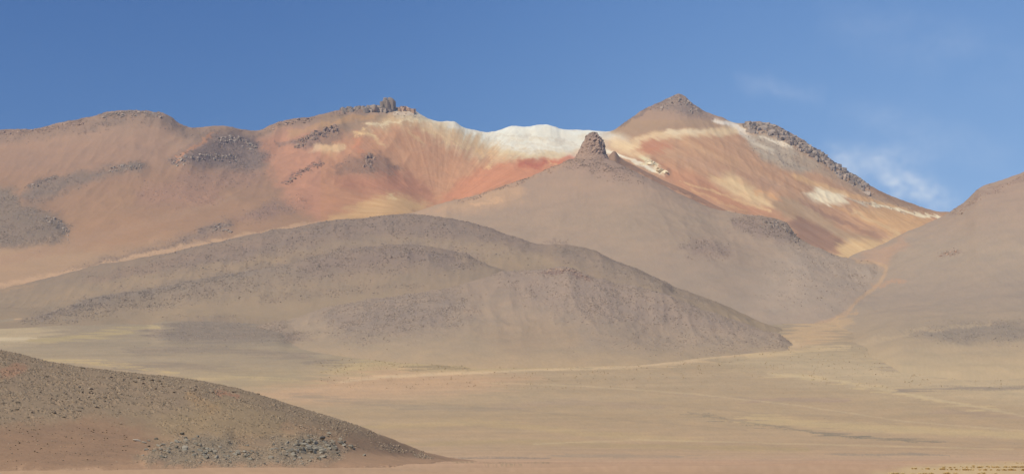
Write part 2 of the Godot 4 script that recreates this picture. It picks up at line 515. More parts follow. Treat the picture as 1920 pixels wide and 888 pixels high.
# ---------------------------------------------------------------- sky
func make_sky() -> Sky:
	var low := Image.create_empty(544, 256, false, Image.FORMAT_RGBF)
	for j in 256:
		var e := clampf(90.0 - (j + 0.5) / 256.0 * 180.0, 0.0, 90.0)
		for i in 544:
			var az := (i - 16 + 0.5) / 512.0 * TAU
			var s := tanh(1.5 * sin(az) / 0.3) / tanh(1.5)
			var h := clampf((16.0 - e) / 4.5, -4.0, 4.0)
			var c := Color(0.088 * exp(0.47 * s + 0.40 * h), 0.208 * exp(0.33 * s + 0.29 * h), 0.48 * exp(0.21 * s + 0.16 * h))
			if e > 16.0:
				var t := 1.0 - exp(-(e - 16.0) / 25.0)
				c = Color(0.088 * exp(0.47 * s), 0.208 * exp(0.33 * s), 0.48 * exp(0.21 * s)).lerp(Color(0.05, 0.14, 0.36), t)
			low.set_pixel(i, j, Color(minf(c.r, 0.6), minf(c.g, 0.75), minf(c.b, 0.95)))
	low.resize(4352, 2048, Image.INTERPOLATE_CUBIC)
	low = low.get_region(Rect2i(128, 0, 4096, 2048))
	# thin cloud: wisps low over the saddle, a long faint streak above
	var n := FastNoiseLite.new()
	set_noise(n, 5, FastNoiseLite.TYPE_SIMPLEX_SMOOTH, FastNoiseLite.FRACTAL_FBM, 5)
	for j in range(780, 1000):
		var el := PI / 2 - (j + 0.5) / 2048.0 * PI
		for i in range(30, 280):
			var az := (i + 0.5) / 4096.0 * TAU
			var u := CX + F * tan(az)
			var v := LEVEL - F * tan(el) / cos(az)
			var w := n.get_noise_2d(u / 60.0, v / 40.0)
			var w2 := n.get_noise_2d(u / 160.0 + 9.0, v / 90.0)
			var x := u + 22.0 * w
			var y := v + 14.0 * n.get_noise_2d(u / 55.0 + 40.0, v / 45.0)
			var a := 0.0
			a += 0.95 * blob(x, y, 1712, 350, 72, 25, 0.42) * (0.75 + 0.8 * w + 0.5 * n.get_noise_2d(u / 22.0, v / 12.0))
			a += 0.42 * blob(x, y, 1645, 292, 100, 20, 0.0) * (0.7 + 0.6 * w)
			a += 0.40 * blob(x, y, 1590, 320, 40, 40, 0.0) * (0.8 + 0.5 * w)
			a += 0.16 * streak(x, y, Vector2(1360, 145), Vector2(1560, 190), 16)
			a += 0.14 * streak(x, y, Vector2(1540, 185), Vector2(1920, 310), 30) * (0.8 + w2)
			a += 0.07 * streak(x, y, Vector2(1500, 40), Vector2(1980, 130), 60) * (0.8 + 1.5 * w2)
			a *= 0.85 + 0.5 * n.get_noise_2d((u + 2.0 * v) / 30.0, (v - 0.35 * u) / 9.0)
			a = clampf(a, 0, 0.8)
			if a > 0.002:
				low.set_pixel(i, j, low.get_pixel(i, j).lerp(Color(0.72, 0.80, 0.91), a))
	var pano := PanoramaSkyMaterial.new()
	pano.panorama = ImageTexture.create_from_image(low)
	var sky := Sky.new()
	sky.sky_material = pano
	return sky


func blob(x: float, y: float, cx: float, cy: float, rx: float, ry: float, turn: float) -> float:
	var d := Vector2(x - cx, y - cy).rotated(-turn)
	var q := d.x * d.x / (rx * rx) + d.y * d.y / (ry * ry)
	return exp(-q)


func streak(x: float, y: float, a: Vector2, b: Vector2, r: float) -> float:
	var p := Vector2(x, y)
	var ab := b - a
	var t := (p - a).dot(ab) / ab.length_squared()
	var along := clampf(1.0 - 2.2 * absf(t - 0.5), 0, 1)
	var d := (p - a - ab * t).length() / r
	return exp(-d * d) * sqrt(along)


# ---------------------------------------------------------------- survey
func nums(s: String, width: int) -> Array:
	var out := []
	for w in s.split(" ", false):
		var p := w.split(",")
		if width == 2:
			out.append(Vector2(float(p[0]), float(p[1])))
		else:
			out.append(Vector3(float(p[0]), float(p[1]), float(p[2]) if p.size() > 2 else plain_range(float(p[0]), float(p[1]))))
	return out


func plain_range(u: float, v: float) -> float:
	# the range at which the sandy ramp lies under that sight line
	var i := clampi(roundi((u - plain.u0) / plain.du), 0, plain.nc - 1)
	for j in range(4, plain.nr):
		var b := plain.uv[j * plain.nc + i]
		if b.y <= v:
			var a := plain.uv[(j - 1) * plain.nc + i]
			return lerpf(plain.pos[(j - 1) * plain.nc + i].z, plain.pos[j * plain.nc + i].z, clampf(inverse_lerp(a.y, b.y, v), 0, 1)) * -1.0
	return -plain.pos[(plain.nr - 1) * plain.nc + i].z


func along(c: Array, u: float) -> Vector2:
	# (elevation mark, range) on a survey line at bearing u
	var n := c.size()
	if u <= c[0].x:
		return Vector2(c[0].y, c[0].z)
	if u >= c[n - 1].x:
		return Vector2(c[n - 1].y, c[n - 1].z)
	var k := 0
	while c[k + 1].x < u:
		k += 1
	var a: Vector3 = c[k]
	var b: Vector3 = c[k + 1]
	var h := b.x - a.x
	var t := (u - a.x) / h
	var out := Vector2()
	for q in 2:
		var ya: float = a.y if q == 0 else a.z
		var yb: float = b.y if q == 0 else b.z
		var s := (yb - ya) / h
		var sa := s
		var sb := s
		if k > 0:
			var p: Vector3 = c[k - 1]
			var s0: float = (ya - (p.y if q == 0 else p.z)) / (a.x - p.x)
			sa = 2 * s * s0 / (s + s0) if s * s0 > 0 else 0.0
		if k + 2 < n:
			var p: Vector3 = c[k + 2]
			var s2: float = ((p.y if q == 0 else p.z) - yb) / (p.x - b.x)
			sb = 2 * s * s2 / (s + s2) if s * s2 > 0 else 0.0
		out[q] = (2 * t * t * t - 3 * t * t + 1) * ya + (t * t * t - 2 * t * t + t) * h * sa + (3 * t * t - 2 * t * t * t) * yb + (t * t * t - t * t) * h * sb
	return out


func slope_at(a: float, b: float, c: float, ha: float, hb: float) -> float:
	var s := (b - a) / ha
	var r := (c - b) / hb
	return 2 * s * r / (s + r) if s * r > 0 else 0.0


func land(lines: Array, rows: Array, u0: float, u1: float, du: float, far: float) -> Land:
	var l := Land.new()
	l.u0 = u0
	l.du = du / FINE
	l.far = far
	l.nc = int((u1 - u0) / l.du) + 1
	var curves := []
	for s in lines:
		curves.append(nums(s, 3))
	var n := curves.size()
	var spans := []
	l.nr = 1
	for r in rows:
		var k := maxi(2, int(r * FINE))
		spans.append(k)
		l.nr += k
	l.pos.resize(l.nc * l.nr)
	for i in l.nc:
		var u := u0 + i * l.du
		var y := PackedFloat32Array()
		var z := PackedFloat32Array()
		for c in curves:
			var p := along(c, u)
			z.append(p.y)
			y.append(EYE + (LEVEL - p.x) / F * p.y)
		var sy := PackedFloat32Array()   # dy per metre of range, monotone
		for k in n:
			if k == 0:
				sy.append((y[1] - y[0]) / (z[1] - z[0]))
			elif k == n - 1:
				sy.append((y[k] - y[k - 1]) / (z[k] - z[k - 1]))
			else:
				sy.append(slope_at(y[k - 1], y[k], y[k + 1], z[k] - z[k - 1], z[k + 1] - z[k]))
		var j := 0
		for k in n - 1:
			var h := z[k + 1] - z[k]
			for q in spans[k] + (1 if k == n - 2 else 0):
				var t: float = float(q) / spans[k]
				var t2 := t * t
				var t3 := t2 * t
				var yy := (2 * t3 - 3 * t2 + 1) * y[k] + (t3 - 2 * t2 + t) * h * sy[k] + (3 * t2 - 2 * t3) * y[k + 1] + (t3 - t2) * h * sy[k + 1]
				var zz := z[k] + h * t
				l.pos[j * l.nc + i] = Vector3((u - CX) / F * zz, yy, -zz)
				j += 1
	sight(l)
	l.col.resize(l.pos.size())
	l.rock.resize(l.pos.size())
	return l


func sight(l: Land) -> void:
	l.uv.resize(l.pos.size())
	for k in l.pos.size():
		var p := l.pos[k]
		l.uv[k] = Vector2(CX - F * p.x / p.z, LEVEL + F * (p.y - EYE) / p.z)


func falloff(d: float, r: float, soft: float) -> float:
	if d >= r:
		return 0.0
	return 1.0 - smoothstep(1.0 - soft, 1.0, d / r)


func to_line(p: Vector2, pts: Array) -> float:
	if pts.size() == 1:
		return p.distance_to(pts[0])
	var best := 1e9
	for k in pts.size() - 1:
		var a: Vector2 = pts[k]
		var ab: Vector2 = pts[k + 1] - a
		var t := clampf((p - a).dot(ab) / ab.length_squared(), 0.0, 1.0)
		best = minf(best, (p - a - ab * t).length_squared())
	return sqrt(best)


func box(pts: Array, r: float) -> Rect2:
	var b := Rect2(pts[0], Vector2.ZERO)
	for p in pts:
		b = b.expand(p)
	return b.grow(r)


# raise or lower the ground along a line: r marks wide, h marks high
func mound(l: Land, s: String, r: float, h: float) -> void:
	var pts := nums(s, 2)
	var b := box(pts, r)
	for i in range(maxi(0, int((b.position.x - l.u0) / l.du)), mini(l.nc, int((b.end.x - l.u0) / l.du) + 2)):
		for j in l.nr:
			var k := j * l.nc + i
			var p := l.uv[k]
			if p.y < b.position.y or p.y > b.end.y:
				continue
			var d := to_line(p, pts) / r
			if d < 1.0:
				var w := (1 - d * d)
				l.pos[k].y += h * w * w * -l.pos[k].z / F


func roughen(l: Land, amp: float, size: float, gully := 0.0, gully_size := 200.0, fray := Vector4(10, 38, 26, 7), crumble := 2.5) -> void:
	# large uneven relief and gullies that run down the slope
	for k in l.pos.size():
		var p := l.pos[k]
		var y := amp * fbm.get_noise_2d(p.x / size, p.z / size)
		if gully > 0.0:
			var up := smoothstep(0.12, 0.5, float(k / l.nc) / l.nr)
			y += up * gully * (ridge.get_noise_2d(p.x / gully_size, p.z / gully_size / 3.5) - 0.3)
		l.pos[k].y = p.y + y
	sight(l)
	l.wuv.resize(l.uv.size())
	var rng := RandomNumberGenerator.new()
	rng.seed = int(amp * 100 + size)
	for k in l.uv.size():
		var p := l.uv[k]
		var q := Vector2(p.x / fray.y, p.y / fray.z)
		l.wuv[k] = p + Vector2(fray.x * fbm.get_noise_2d(q.x, q.y) + rng.randf_range(-crumble, crumble), fray.w * fbm.get_noise_2d(q.x + 71.0, q.y) + rng.randf_range(-crumble, crumble) * 0.7)


func tone(r: int, g: int, b: int) -> Color:
	var c := Color8(r, g, b).srgb_to_linear()
	return Color(c.r * GAIN.x, c.g * GAIN.y, c.b * GAIN.z)


# base colour by elevation: list of [mark, colour] from high to low
func base(l: Land, marks: Array) -> void:
	for k in l.uv.size():
		var v := l.wuv[k].y
		var c: Color = marks[0][1]
		for q in marks.size() - 1:
			if v > marks[q][0]:
				c = marks[q][1].lerp(marks[q + 1][1], clampf((v - marks[q][0]) / (marks[q + 1][0] - marks[q][0]), 0, 1))
		l.col[k] = c


# mineral colour along a line (or round a point), r marks wide; rocky says how bouldery it is there
func vein(l: Land, s: String, r: float, c: Color, a := 1.0, soft := 0.8, rocky := -1.0) -> void:
	var pts := nums(s, 2)
	stain(l, pts, r, c, a, soft, rocky, false)


func area(l: Land, s: String, edge: float, c: Color, a := 1.0, rocky := -1.0) -> void:
	var pts := nums(s, 2)
	pts.append(pts[0])
	stain(l, pts, edge, c, a, 1.0, rocky, true)


func stain(l: Land, pts: Array, r: float, c: Color, a: float, soft: float, rocky: float, closed: bool) -> void:
	var b := box(pts, r + 10.0)
	var poly := PackedVector2Array(pts)
	for i in range(maxi(0, int((b.position.x - l.u0) / l.du)), mini(l.nc, int((b.end.x - l.u0) / l.du) + 2)):
		for j in l.nr:
			var k := j * l.nc + i
			var p := l.wuv[k]
			if p.y < b.position.y or p.y > b.end.y:
				continue
			var w := 0.0
			if closed:
				var d := to_line(p, pts)
				w = 0.5 + 0.5 * clampf(d / r, 0, 1) if Geometry2D.is_point_in_polygon(p, poly) else 0.5 - 0.5 * clampf(d / r, 0, 1)
				w = w * w * (3 - 2 * w)
			else:
				w = falloff(to_line(p, pts), r, soft)
			if w > 0.0:
				l.col[k] = l.col[k].lerp(c, w * a)
				if rocky >= 0.0:
					l.rock[k] = lerpf(l.rock[k], rocky, w)


# rocks and grain: rocky ground gets a broken surface, all ground a fine mottle
func grain(l: Land, height: float, speckle: float, mottle: float, hue := Vector3.ONE) -> void:
	var m := l.far / F      # metres to a mark
	for k in l.pos.size():
		var p := l.pos[k]
		var rk := l.rock[k]
		var f := fine_noise.get_noise_3d(p.x / (5.0 * m), p.y / (5.0 * m), p.z / (9.0 * m))
		var g := fbm.get_noise_3d(p.x / (60.0 * m), p.y / (30.0 * m), p.z / (90.0 * m))
		if rk > 0.01:
			rk *= clampf(0.55 + 1.5 * fbm.get_noise_3d(p.x / (42.0 * m) + 5.0, p.y / (20.0 * m), p.z / (60.0 * m)), 0.0, 1.2)
			l.rock[k] = rk
			l.pos[k].y = p.y + rk * height * m * (0.7 * fine_noise.get_noise_2d(p.x / (16.0 * m), p.z / (30.0 * m)) + 0.5 * f)
		var s := 1.0 + f * (speckle + 0.22 * rk) + g * mottle
		var c := l.col[k]
		l.col[k] = Color(c.r * hue.x * s * (1.0 + 0.03 * g), c.g * hue.y * s, c.b * hue.z * s * (1.0 - 0.03 * g))
	sight(l)


func land_mesh(l: Land) -> ArrayMesh:
	var nrm := PackedVector3Array()
	nrm.resize(l.pos.size())
	var idx := PackedInt32Array()
	idx.resize((l.nc - 1) * (l.nr - 1) * 6)
	var q := 0
	for j in l.nr:
		var ja := maxi(0, j - 1) * l.nc
		var jb := mini(l.nr - 1, j + 1) * l.nc
		for i in l.nc:
			var k := j * l.nc + i
			nrm[k] = (l.pos[j * l.nc + mini(l.nc - 1, i + 1)] - l.pos[j * l.nc + maxi(0, i - 1)]).cross(l.pos[jb + i] - l.pos[ja + i]).normalized()
			if i < l.nc - 1 and j < l.nr - 1:
				idx[q] = k
				idx[q + 1] = k + l.nc
				idx[q + 2] = k + 1
				idx[q + 3] = k + 1
				idx[q + 4] = k + l.nc
				idx[q + 5] = k + l.nc + 1
				q += 6
	var arr := []
	arr.resize(Mesh.ARRAY_MAX)
	arr[Mesh.ARRAY_VERTEX] = l.pos
	arr[Mesh.ARRAY_NORMAL] = nrm
	arr[Mesh.ARRAY_COLOR] = l.col
	arr[Mesh.ARRAY_INDEX] = idx
	var mesh := ArrayMesh.new()
	mesh.add_surface_from_arrays(Mesh.PRIMITIVE_TRIANGLES, arr)
	return mesh


# ---------------------------------------------------------------- landforms
func build_plain() -> void:
	var l := plain
	knoll(l, false)
	mound(l, "760,692 820,688 870,690", 14, 2)
	roughen(l, 1.2, 160.0, 0.0, 200.0, Vector4(80, 160, 5, 4), 1.5)
	base(l, [[600, tone(160, 142, 122)], [660, tone(170, 150, 124)], [700, tone(178, 154, 126)], [780, tone(178, 153, 124)], [840, tone(182, 154, 125)], [858, tone(190, 159, 131)], [866, tone(193, 158, 131)], [888, tone(190, 156, 127)]])
	# left: olive flats, sandy patches, the dark low rise
	area(l, "-60,600 300,570 640,590 700,640 560,720 300,700 -60,650", 30, tone(164, 146, 124), 0.8)
	vein(l, "-60,573 20,584 62,596", 9, tone(206, 168, 130))
	area(l, "-60,612 60,606 110,620 60,645 -60,650", 10, tone(186, 164, 134))
	vein(l, "-40,636 50,634", 6, tone(206, 184, 152))
	vein(l, "60,640 160,632 280,612", 8, tone(184, 162, 124), 0.8)
	knoll(l, true)
	vein(l, "250,660 400,655 560,668 640,690", 12, tone(146, 130, 116), 0.6, 0.9, 0.4)
	vein(l, "220,692 330,684 480,700 610,712", 8, tone(148, 132, 116), 0.6)
	vein(l, "340,712 460,706 610,720", 4, tone(198, 172, 132), 0.8)
	vein(l, "60,675 200,680 320,700", 5, tone(196, 170, 128), 0.7)
	area(l, "330,700 520,690 640,700 560,735 420,725", 14, tone(174, 154, 124), 0.6)
	# the orange sand fan and the track over it
	area(l, "440,742 560,722 650,708 735,684 760,694 900,698 1000,708 900,735 700,752 560,758", 16, tone(194, 160, 129), 0.9)
	vein(l, "640,714 720,706 850,699 1000,693 1150,689 1300,674 1420,656 1480,640", 4, tone(208, 177, 141), 0.7)
	area(l, "600,690 700,672 860,664 1000,668 1130,678 1150,686 1000,690 850,696 760,694 730,686 650,704", 10, tone(188, 164, 126), 0.8, 0.3)
	vein(l, "765,692 820,686 872,689", 7, tone(158, 138, 112), 0.9)
	vein(l, "980,680 1050,672 1110,690", 6, tone(160, 142, 118), 0.8)
	wash(l)
	area(l, "1560,630 1700,610 1980,600 1980,700 1800,690 1650,660", 26, tone(172, 150, 126), 0.7)
	area(l, "1380,676 1520,664 1650,672 1760,690 1980,705 1980,760 1700,730 1500,705", 40, tone(197, 174, 142), 0.75)
	vein(l, "1660,686 1740,680 1820,706", 14, tone(164, 144, 124), 0.7)
	vein(l, "1800,706 1860,694 1980,684", 9, tone(198, 173, 132), 0.8, 0.9, 0.4)
	vein(l, "1690,734 1780,728 1980,726", 5, tone(154, 138, 122), 0.8)
	vein(l, "1760,770 1860,778 1980,786", 8, tone(168, 144, 124), 0.5)
	vein(l, "1440,700 1560,712 1700,740 1860,770", 6, tone(204, 178, 138), 0.6)
	# long bands across the ramp
	vein(l, "560,740 650,752 800,764 960,768", 7, tone(160, 142, 122), 0.5)
	vein(l, "940,764 1060,752 1240,764", 8, tone(172, 148, 126), 0.5)
	vein(l, "1400,752 1470,749 1580,751", 6, tone(164, 140, 124), 0.5)
	vein(l, "1250,738 1340,745 1400,748", 3, tone(166, 144, 122), 0.6)
	vein(l, "1290,772 1380,790 1460,800 1560,816 1640,822 1760,828", 2.2, tone(140, 128, 110), 0.7, 0.9, 0.6)
	vein(l, "1540,812 1620,820", 3.5, tone(132, 122, 108), 0.7)
	vein(l, "700,800 900,790 1100,812 1300,826", 9, tone(188, 162, 124), 0.5)
	vein(l, "780,832 980,826 1180,836 1500,842", 7, tone(178, 154, 118), 0.5)
	vein(l, "1400,784 1600,800 1980,818", 12, tone(200, 174, 132), 0.5)
	vein(l, "860,859 930,858 1020,858", 2.5, tone(150, 136, 122), 0.7, 0.9, 0.8)
	vein(l, "860,866 960,868 1060,866", 2.5, tone(158, 138, 112), 0.8)
	vein(l, "1040,852 1160,854 1300,856", 4, tone(164, 146, 126), 0.6)
	vein(l, "1560,852 1700,851 1800,854", 2.5, tone(158, 142, 124), 0.8)
	area(l, "1560,905 1690,876 1800,869 1980,862 1980,905", 5, tone(204, 176, 136), 0.9)
	crisp(l, "640,716 720,707 850,700 1000,694 1150,690 1300,676 1420,658 1490,640", 3.0, tone(208, 181, 148), 0.42)
	crisp(l, "1290,772 1340,783 1380,788 1460,799 1500,806 1560,815 1640,821 1760,828", 2.0, tone(146, 132, 114), 0.55)
	crisp(l, "1440,700 1560,712 1700,738 1860,768 1980,790", 3.0, tone(204, 180, 146), 0.35)
	crisp(l, "900,716 1100,724 1300,738 1500,760 1700,790 1980,812", 2.0, tone(202, 176, 142), 0.4)
	crisp(l, "560,744 760,752 960,768 1200,790 1400,806", 2.0, tone(160, 140, 118), 0.35)
	crisp(l, "1000,832 1200,824 1500,832 1900,842", 2.2, tone(204, 178, 142), 0.4)
	crisp(l, "980,744 1100,752 1240,758 1400,772 1600,782", 1.8, tone(160, 140, 118), 0.3)
	for k in l.rock.size():
		l.rock[k] = maxf(l.rock[k], 0.08)
	bands(l, 0.065)
	grain(l, 0.6, 0.06, 0.06)
	lands.plain = l


# the low bouldery knoll at the foot of the middle hill
func knoll(l: Land, painted: bool) -> void:
	if painted:
		area(l, "280,632 320,606 370,597 430,598 510,611 590,630 530,642 420,645 330,642", 12, tone(140, 125, 113), 0.8, 0.9)
	else:
		mound(l, "310,622 350,614 400,612 450,616 520,628", 36, 9)


# a thin line that the drifting sand has not frayed: a track or a drainage line
func crisp(l: Land, s: String, r: float, c: Color, a: float) -> void:
	var kept := l.wuv
	l.wuv = l.uv.duplicate()
	for k in l.wuv.size():
		l.wuv[k].y = lerpf(l.wuv[k].y, kept[k].y, 0.35)
	vein(l, s, r, c, a)
	l.wuv = kept


# the thin dry stream bed in the valley between the conical hill and the valley hill
func stream_bed(l: Land) -> void:
	var kept := l.wuv
	l.wuv = l.uv.duplicate()
	for k in l.wuv.size():
		l.wuv[k] = l.wuv[k].lerp(kept[k], 0.2)
	vein(l, "1608,490 1645,493 1662,499 1660,514 1650,530 1632,547 1606,564 1590,584 1560,600 1520,612", 5.0, tone(192, 160, 130), 0.7)
	l.wuv = kept


# the sandy wash that comes out of the valley
func wash(l: Land) -> void:
	area(l, "1380,668 1440,642 1490,622 1500,604 1560,594 1598,600 1566,640 1545,648 1500,656 1440,670", 14, tone(197, 166, 132), 0.8)
	vein(l, "1480,652 1540,638 1562,622", 6, tone(198, 162, 130), 0.6)
	vein(l, "1500,644 1420,658 1300,676 1180,690", 8, tone(198, 169, 136), 0.75)
	vein(l, "1400,668 1500,660 1580,648", 5, tone(204, 176, 138), 0.7)
	vein(l, "1520,604 1560,598 1600,584", 6, tone(198, 162, 128), 0.6)


# faint drifted streaks along the foot of a slope, level with the ground
func bands(l: Land, much: float) -> void:
	for k in l.pos.size():
		var p := l.pos[k]
		var w := fbm.get_noise_2d(p.x / 900.0 + p.z / 2500.0, p.z / 90.0) + 0.8 * fbm.get_noise_2d(p.x / 420.0 + 11.0, (p.z + p.x * 0.12) / 26.0)
		var h := fbm.get_noise_2d(p.x / 1500.0 + 33.0, p.z / 260.0)
		var c := l.col[k]
		var s := 1.0 + much * w + much * 0.6 * h
		l.col[k] = Color(c.r * s * (1.0 + 0.25 * much * h), c.g * s, c.b * s * (1.0 - 0.4 * much * h))


func build_foreground() -> void:
	var l := land([
		"-200,960,270 0,900,320 300,900,330 550,895,350 700,886,420 800,878,560 900,874,720",
		"-200,880,365 0,880,365 300,879,380 550,877.5,405 700,874,480 800,869,650 860,866,830 900,866,840",
		"-200,808,440 0,812,455 250,828,475 450,836,500 600,843,545 700,852,625 800,860,765 860,863.5,848 900,865.8,862",
		"-200,620,640 0,658,640 100,680,640 200,695,640 300,705,642 380,716,646 470,737,652 560,764,668 650,792,700 730,821,752 800,848,825 860,860.5,872 900,865.5,885",
		"-200,640,900 0,690,880 250,740,880 600,810,880 800,868,960 900,872,1000"],
		[4, 60, 90, 10], -200, 900, 1.5, 640)
	mound(l, "280,860 340,835 420,822", 22, 5)
	mound(l, "520,850 560,830 610,845", 30, 5)
	roughen(l, 0.8, 40.0, 0.0, 200.0, Vector4(16, 40, 24, 12), 4.0)
	base(l, [[660, tone(148, 130, 109)], [780, tone(152, 133, 110)], [830, tone(156, 131, 108)], [866, tone(166, 137, 113)], [880, tone(172, 141, 116)], [884, tone(186, 154, 127)]])
	area(l, "-60,640 0,655 200,692 380,714 560,762 700,812 640,812 520,790 300,770 190,775 60,800 -60,800", 26, tone(145, 127, 109), 0.6, 0.8)
	area(l, "300,790 420,740 560,790 640,815 560,830 420,820 300,820", 20, tone(162, 141, 112), 0.6, 0.4)
	area(l, "255,862 270,850 330,825 420,815 440,830 560,815 620,830 650,850 600,866 500,872 330,870", 12, tone(142, 130, 113), 0.8, 1.0)
	area(l, "440,830 470,822 520,830 480,856 440,850", 12, tone(166, 138, 110), 0.5, 0.5)
	vein(l, "0,700 40,690", 16, tone(164, 122, 100), 0.5)
	vein(l, "540,800 610,812 680,836 720,850", 18, tone(166, 136, 111), 0.5)
	vein(l, "400,735 440,742", 8, tone(166, 118, 98), 0.5)
	vein(l, "360,745 400,765", 16, tone(164, 136, 104), 0.5)
	area(l, "-60,805 60,798 190,782 260,800 280,830 240,868 -60,885", 18, tone(152, 125, 104), 0.9, 0.05)
	vein(l, "640,840 720,838 800,856", 7, tone(150, 128, 108), 0.6, 0.9, 0.7)
	grain(l, 3.0, 0.10, 0.08, Vector3(1.03, 0.995, 0.985))
	lands.foreground = l


func build_middle() -> void:
	var l := land([
		"-200,690,2500 0,690,2550 300,690,2500 900,740,2400 1560,780,2300",
		"-200,604,2900 0,602,2930 300,602,2980 600,606,2980 900,622,2830 1300,650,2640 1460,680,2600 1560,710,2500",
		"-200,570,3280 0,575,3250 300,545,3220 600,512,3300 700,505,3310 900,520,3200 1300,592,2850 1400,626,2780 1480,660,2700 1560,710,2600",
		"-200,575,3560 0,545,3560 150,508,3560 350,468,3560 480,440,3560 560,424,3560 640,410,3560 700,405,3560 740,402,3560 800,404,3560 850,411,3560 900,425,3530 960,445,3480 1000,456,3450 1060,464,3400 1100,473,3380 1150,491,3330 1200,514,3280 1300,553,3200 1400,592,3100 1470,620,3000 1560,655,2900",
		"-200,600,4100 0,600,4100 700,470,4100 1000,520,4000 1560,720,3500"],
		[4, 60, 90, 12], -200, 1560, 1.8, 3100)
	mound(l, "1040,480 1100,486 1160,506 1240,542", 26, 8)
	mound(l, "470,455 560,440 640,430", 20, 4)
	roughen(l, 5.0, 220.0, 3.0, 90.0, Vector4(30, 60, 24, 9), 5.0)
	knoll(l, false)
	sight(l)
	base(l, [[400, tone(150, 131, 116)], [520, tone(152, 134, 116)], [600, tone(162, 143, 120)]])
	# the boulder crest, the bare shoulder under it, the second step
	area(l, "300,490 480,446 560,428 640,412 740,402 850,410 960,445 1010,462 960,460 860,446 740,440 640,446 560,462 420,500 300,520", 24, tone(144, 128, 118), 0.7, 0.8)
	area(l, "560,470 660,448 760,446 880,452 980,470 1100,510 1000,500 900,490 850,474 760,458 660,462", 9, tone(160, 141, 121), 0.9, 0.1)
	area(l, "470,500 560,480 640,470 700,460 800,462 870,472 905,492 850,500 800,495 720,500 620,510", 22, tone(144, 128, 118), 0.65, 0.9)
	area(l, "150,520 360,472 460,450 520,452 420,480 300,510 180,532", 8, tone(150, 130, 115), 0.7, 0.5)
	area(l, "80,560 220,528 380,500 520,478 600,470 500,498 360,522 220,545 120,572", 12, tone(164, 143, 119), 0.8)
	area(l, "60,592 180,556 300,536 420,516 560,504 620,510 520,530 380,556 240,574 120,594", 22, tone(144, 130, 118), 0.65, 0.7)
	area(l, "300,580 460,550 640,536 760,530 700,560 560,585 420,596", 22, tone(160, 142, 120), 0.8)
	area(l, "1040,470 1100,474 1160,494 1240,530 1330,566 1300,562 1200,535 1100,500", 22, tone(148, 133, 121), 0.5, 0.6)
	area(l, "860,490 980,478 1080,500 1040,506 940,506", 10, tone(158, 139, 118), 0.9)
	vein(l, "-100,552 0,545 60,530", 5, tone(176, 148, 120), 0.5)
	knoll(l, true)
	grain(l, 2.0, 0.05, 0.06, Vector3(0.955, 0.93, 0.935))
	lands.middle = l


func build_lower_hill() -> void:
	var l := land([
		"-60,700,2500 400,700,2500 1040,700,2500",
		"-60,614,2750 100,608,2850 300,603,2930 600,601,2900 800,590,2900 1040,575,2900",
		"-60,612,2800 100,598,2890 300,571,2990 600,545,3010 800,526,3010 1040,552,2980",
		"-60,611,2850 60,594,2900 180,559,3000 300,538,3050 420,516,3090 520,499,3110 600,480,3130 650,469,3140 700,462,3150 780,461,3150 830,467,3150 870,476,3150 910,494,3140 960,514,3130 1040,542,3100",
		"-60,650,3150 300,600,3250 700,520,3350 1040,600,3300"],
		[4, 50, 60, 8], -60, 1040, 1.8, 3000)
	mound(l, "560,505 640,486 700,480 760,482", 18, 4)
	knoll(l, false)
	sight(l)
	roughen(l, 4.0, 200.0, 2.5, 90.0, Vector4(30, 60, 24, 9), 5.0)
	base(l, [[460, tone(152, 134, 118)], [530, tone(156, 138, 119)], [600, tone(162, 143, 120)]])
	area(l, "560,492 640,470 700,460 790,460 870,474 908,492 850,500 800,498 720,502 620,512 560,520", 22, tone(143, 127, 118), 0.75, 0.9)
	vein(l, "70,592 180,560 300,540 420,518 540,500", 15, tone(142, 129, 118), 0.7, 0.9, 0.7)
	area(l, "60,596 180,560 300,540 440,518 560,512 620,516 520,534 380,558 240,576 120,598", 22, tone(146, 132, 120), 0.55, 0.6)
	area(l, "860,480 910,494 1000,530 940,530 870,500", 12, tone(158, 139, 119), 0.8)
	vein(l, "500,560 640,545 780,535", 12, tone(150, 133, 117), 0.5, 0.9, 0.4)
	knoll(l, true)
	grain(l, 2.0, 0.05, 0.06, Vector3(0.955, 0.93, 0.935))
	lands.lower = l


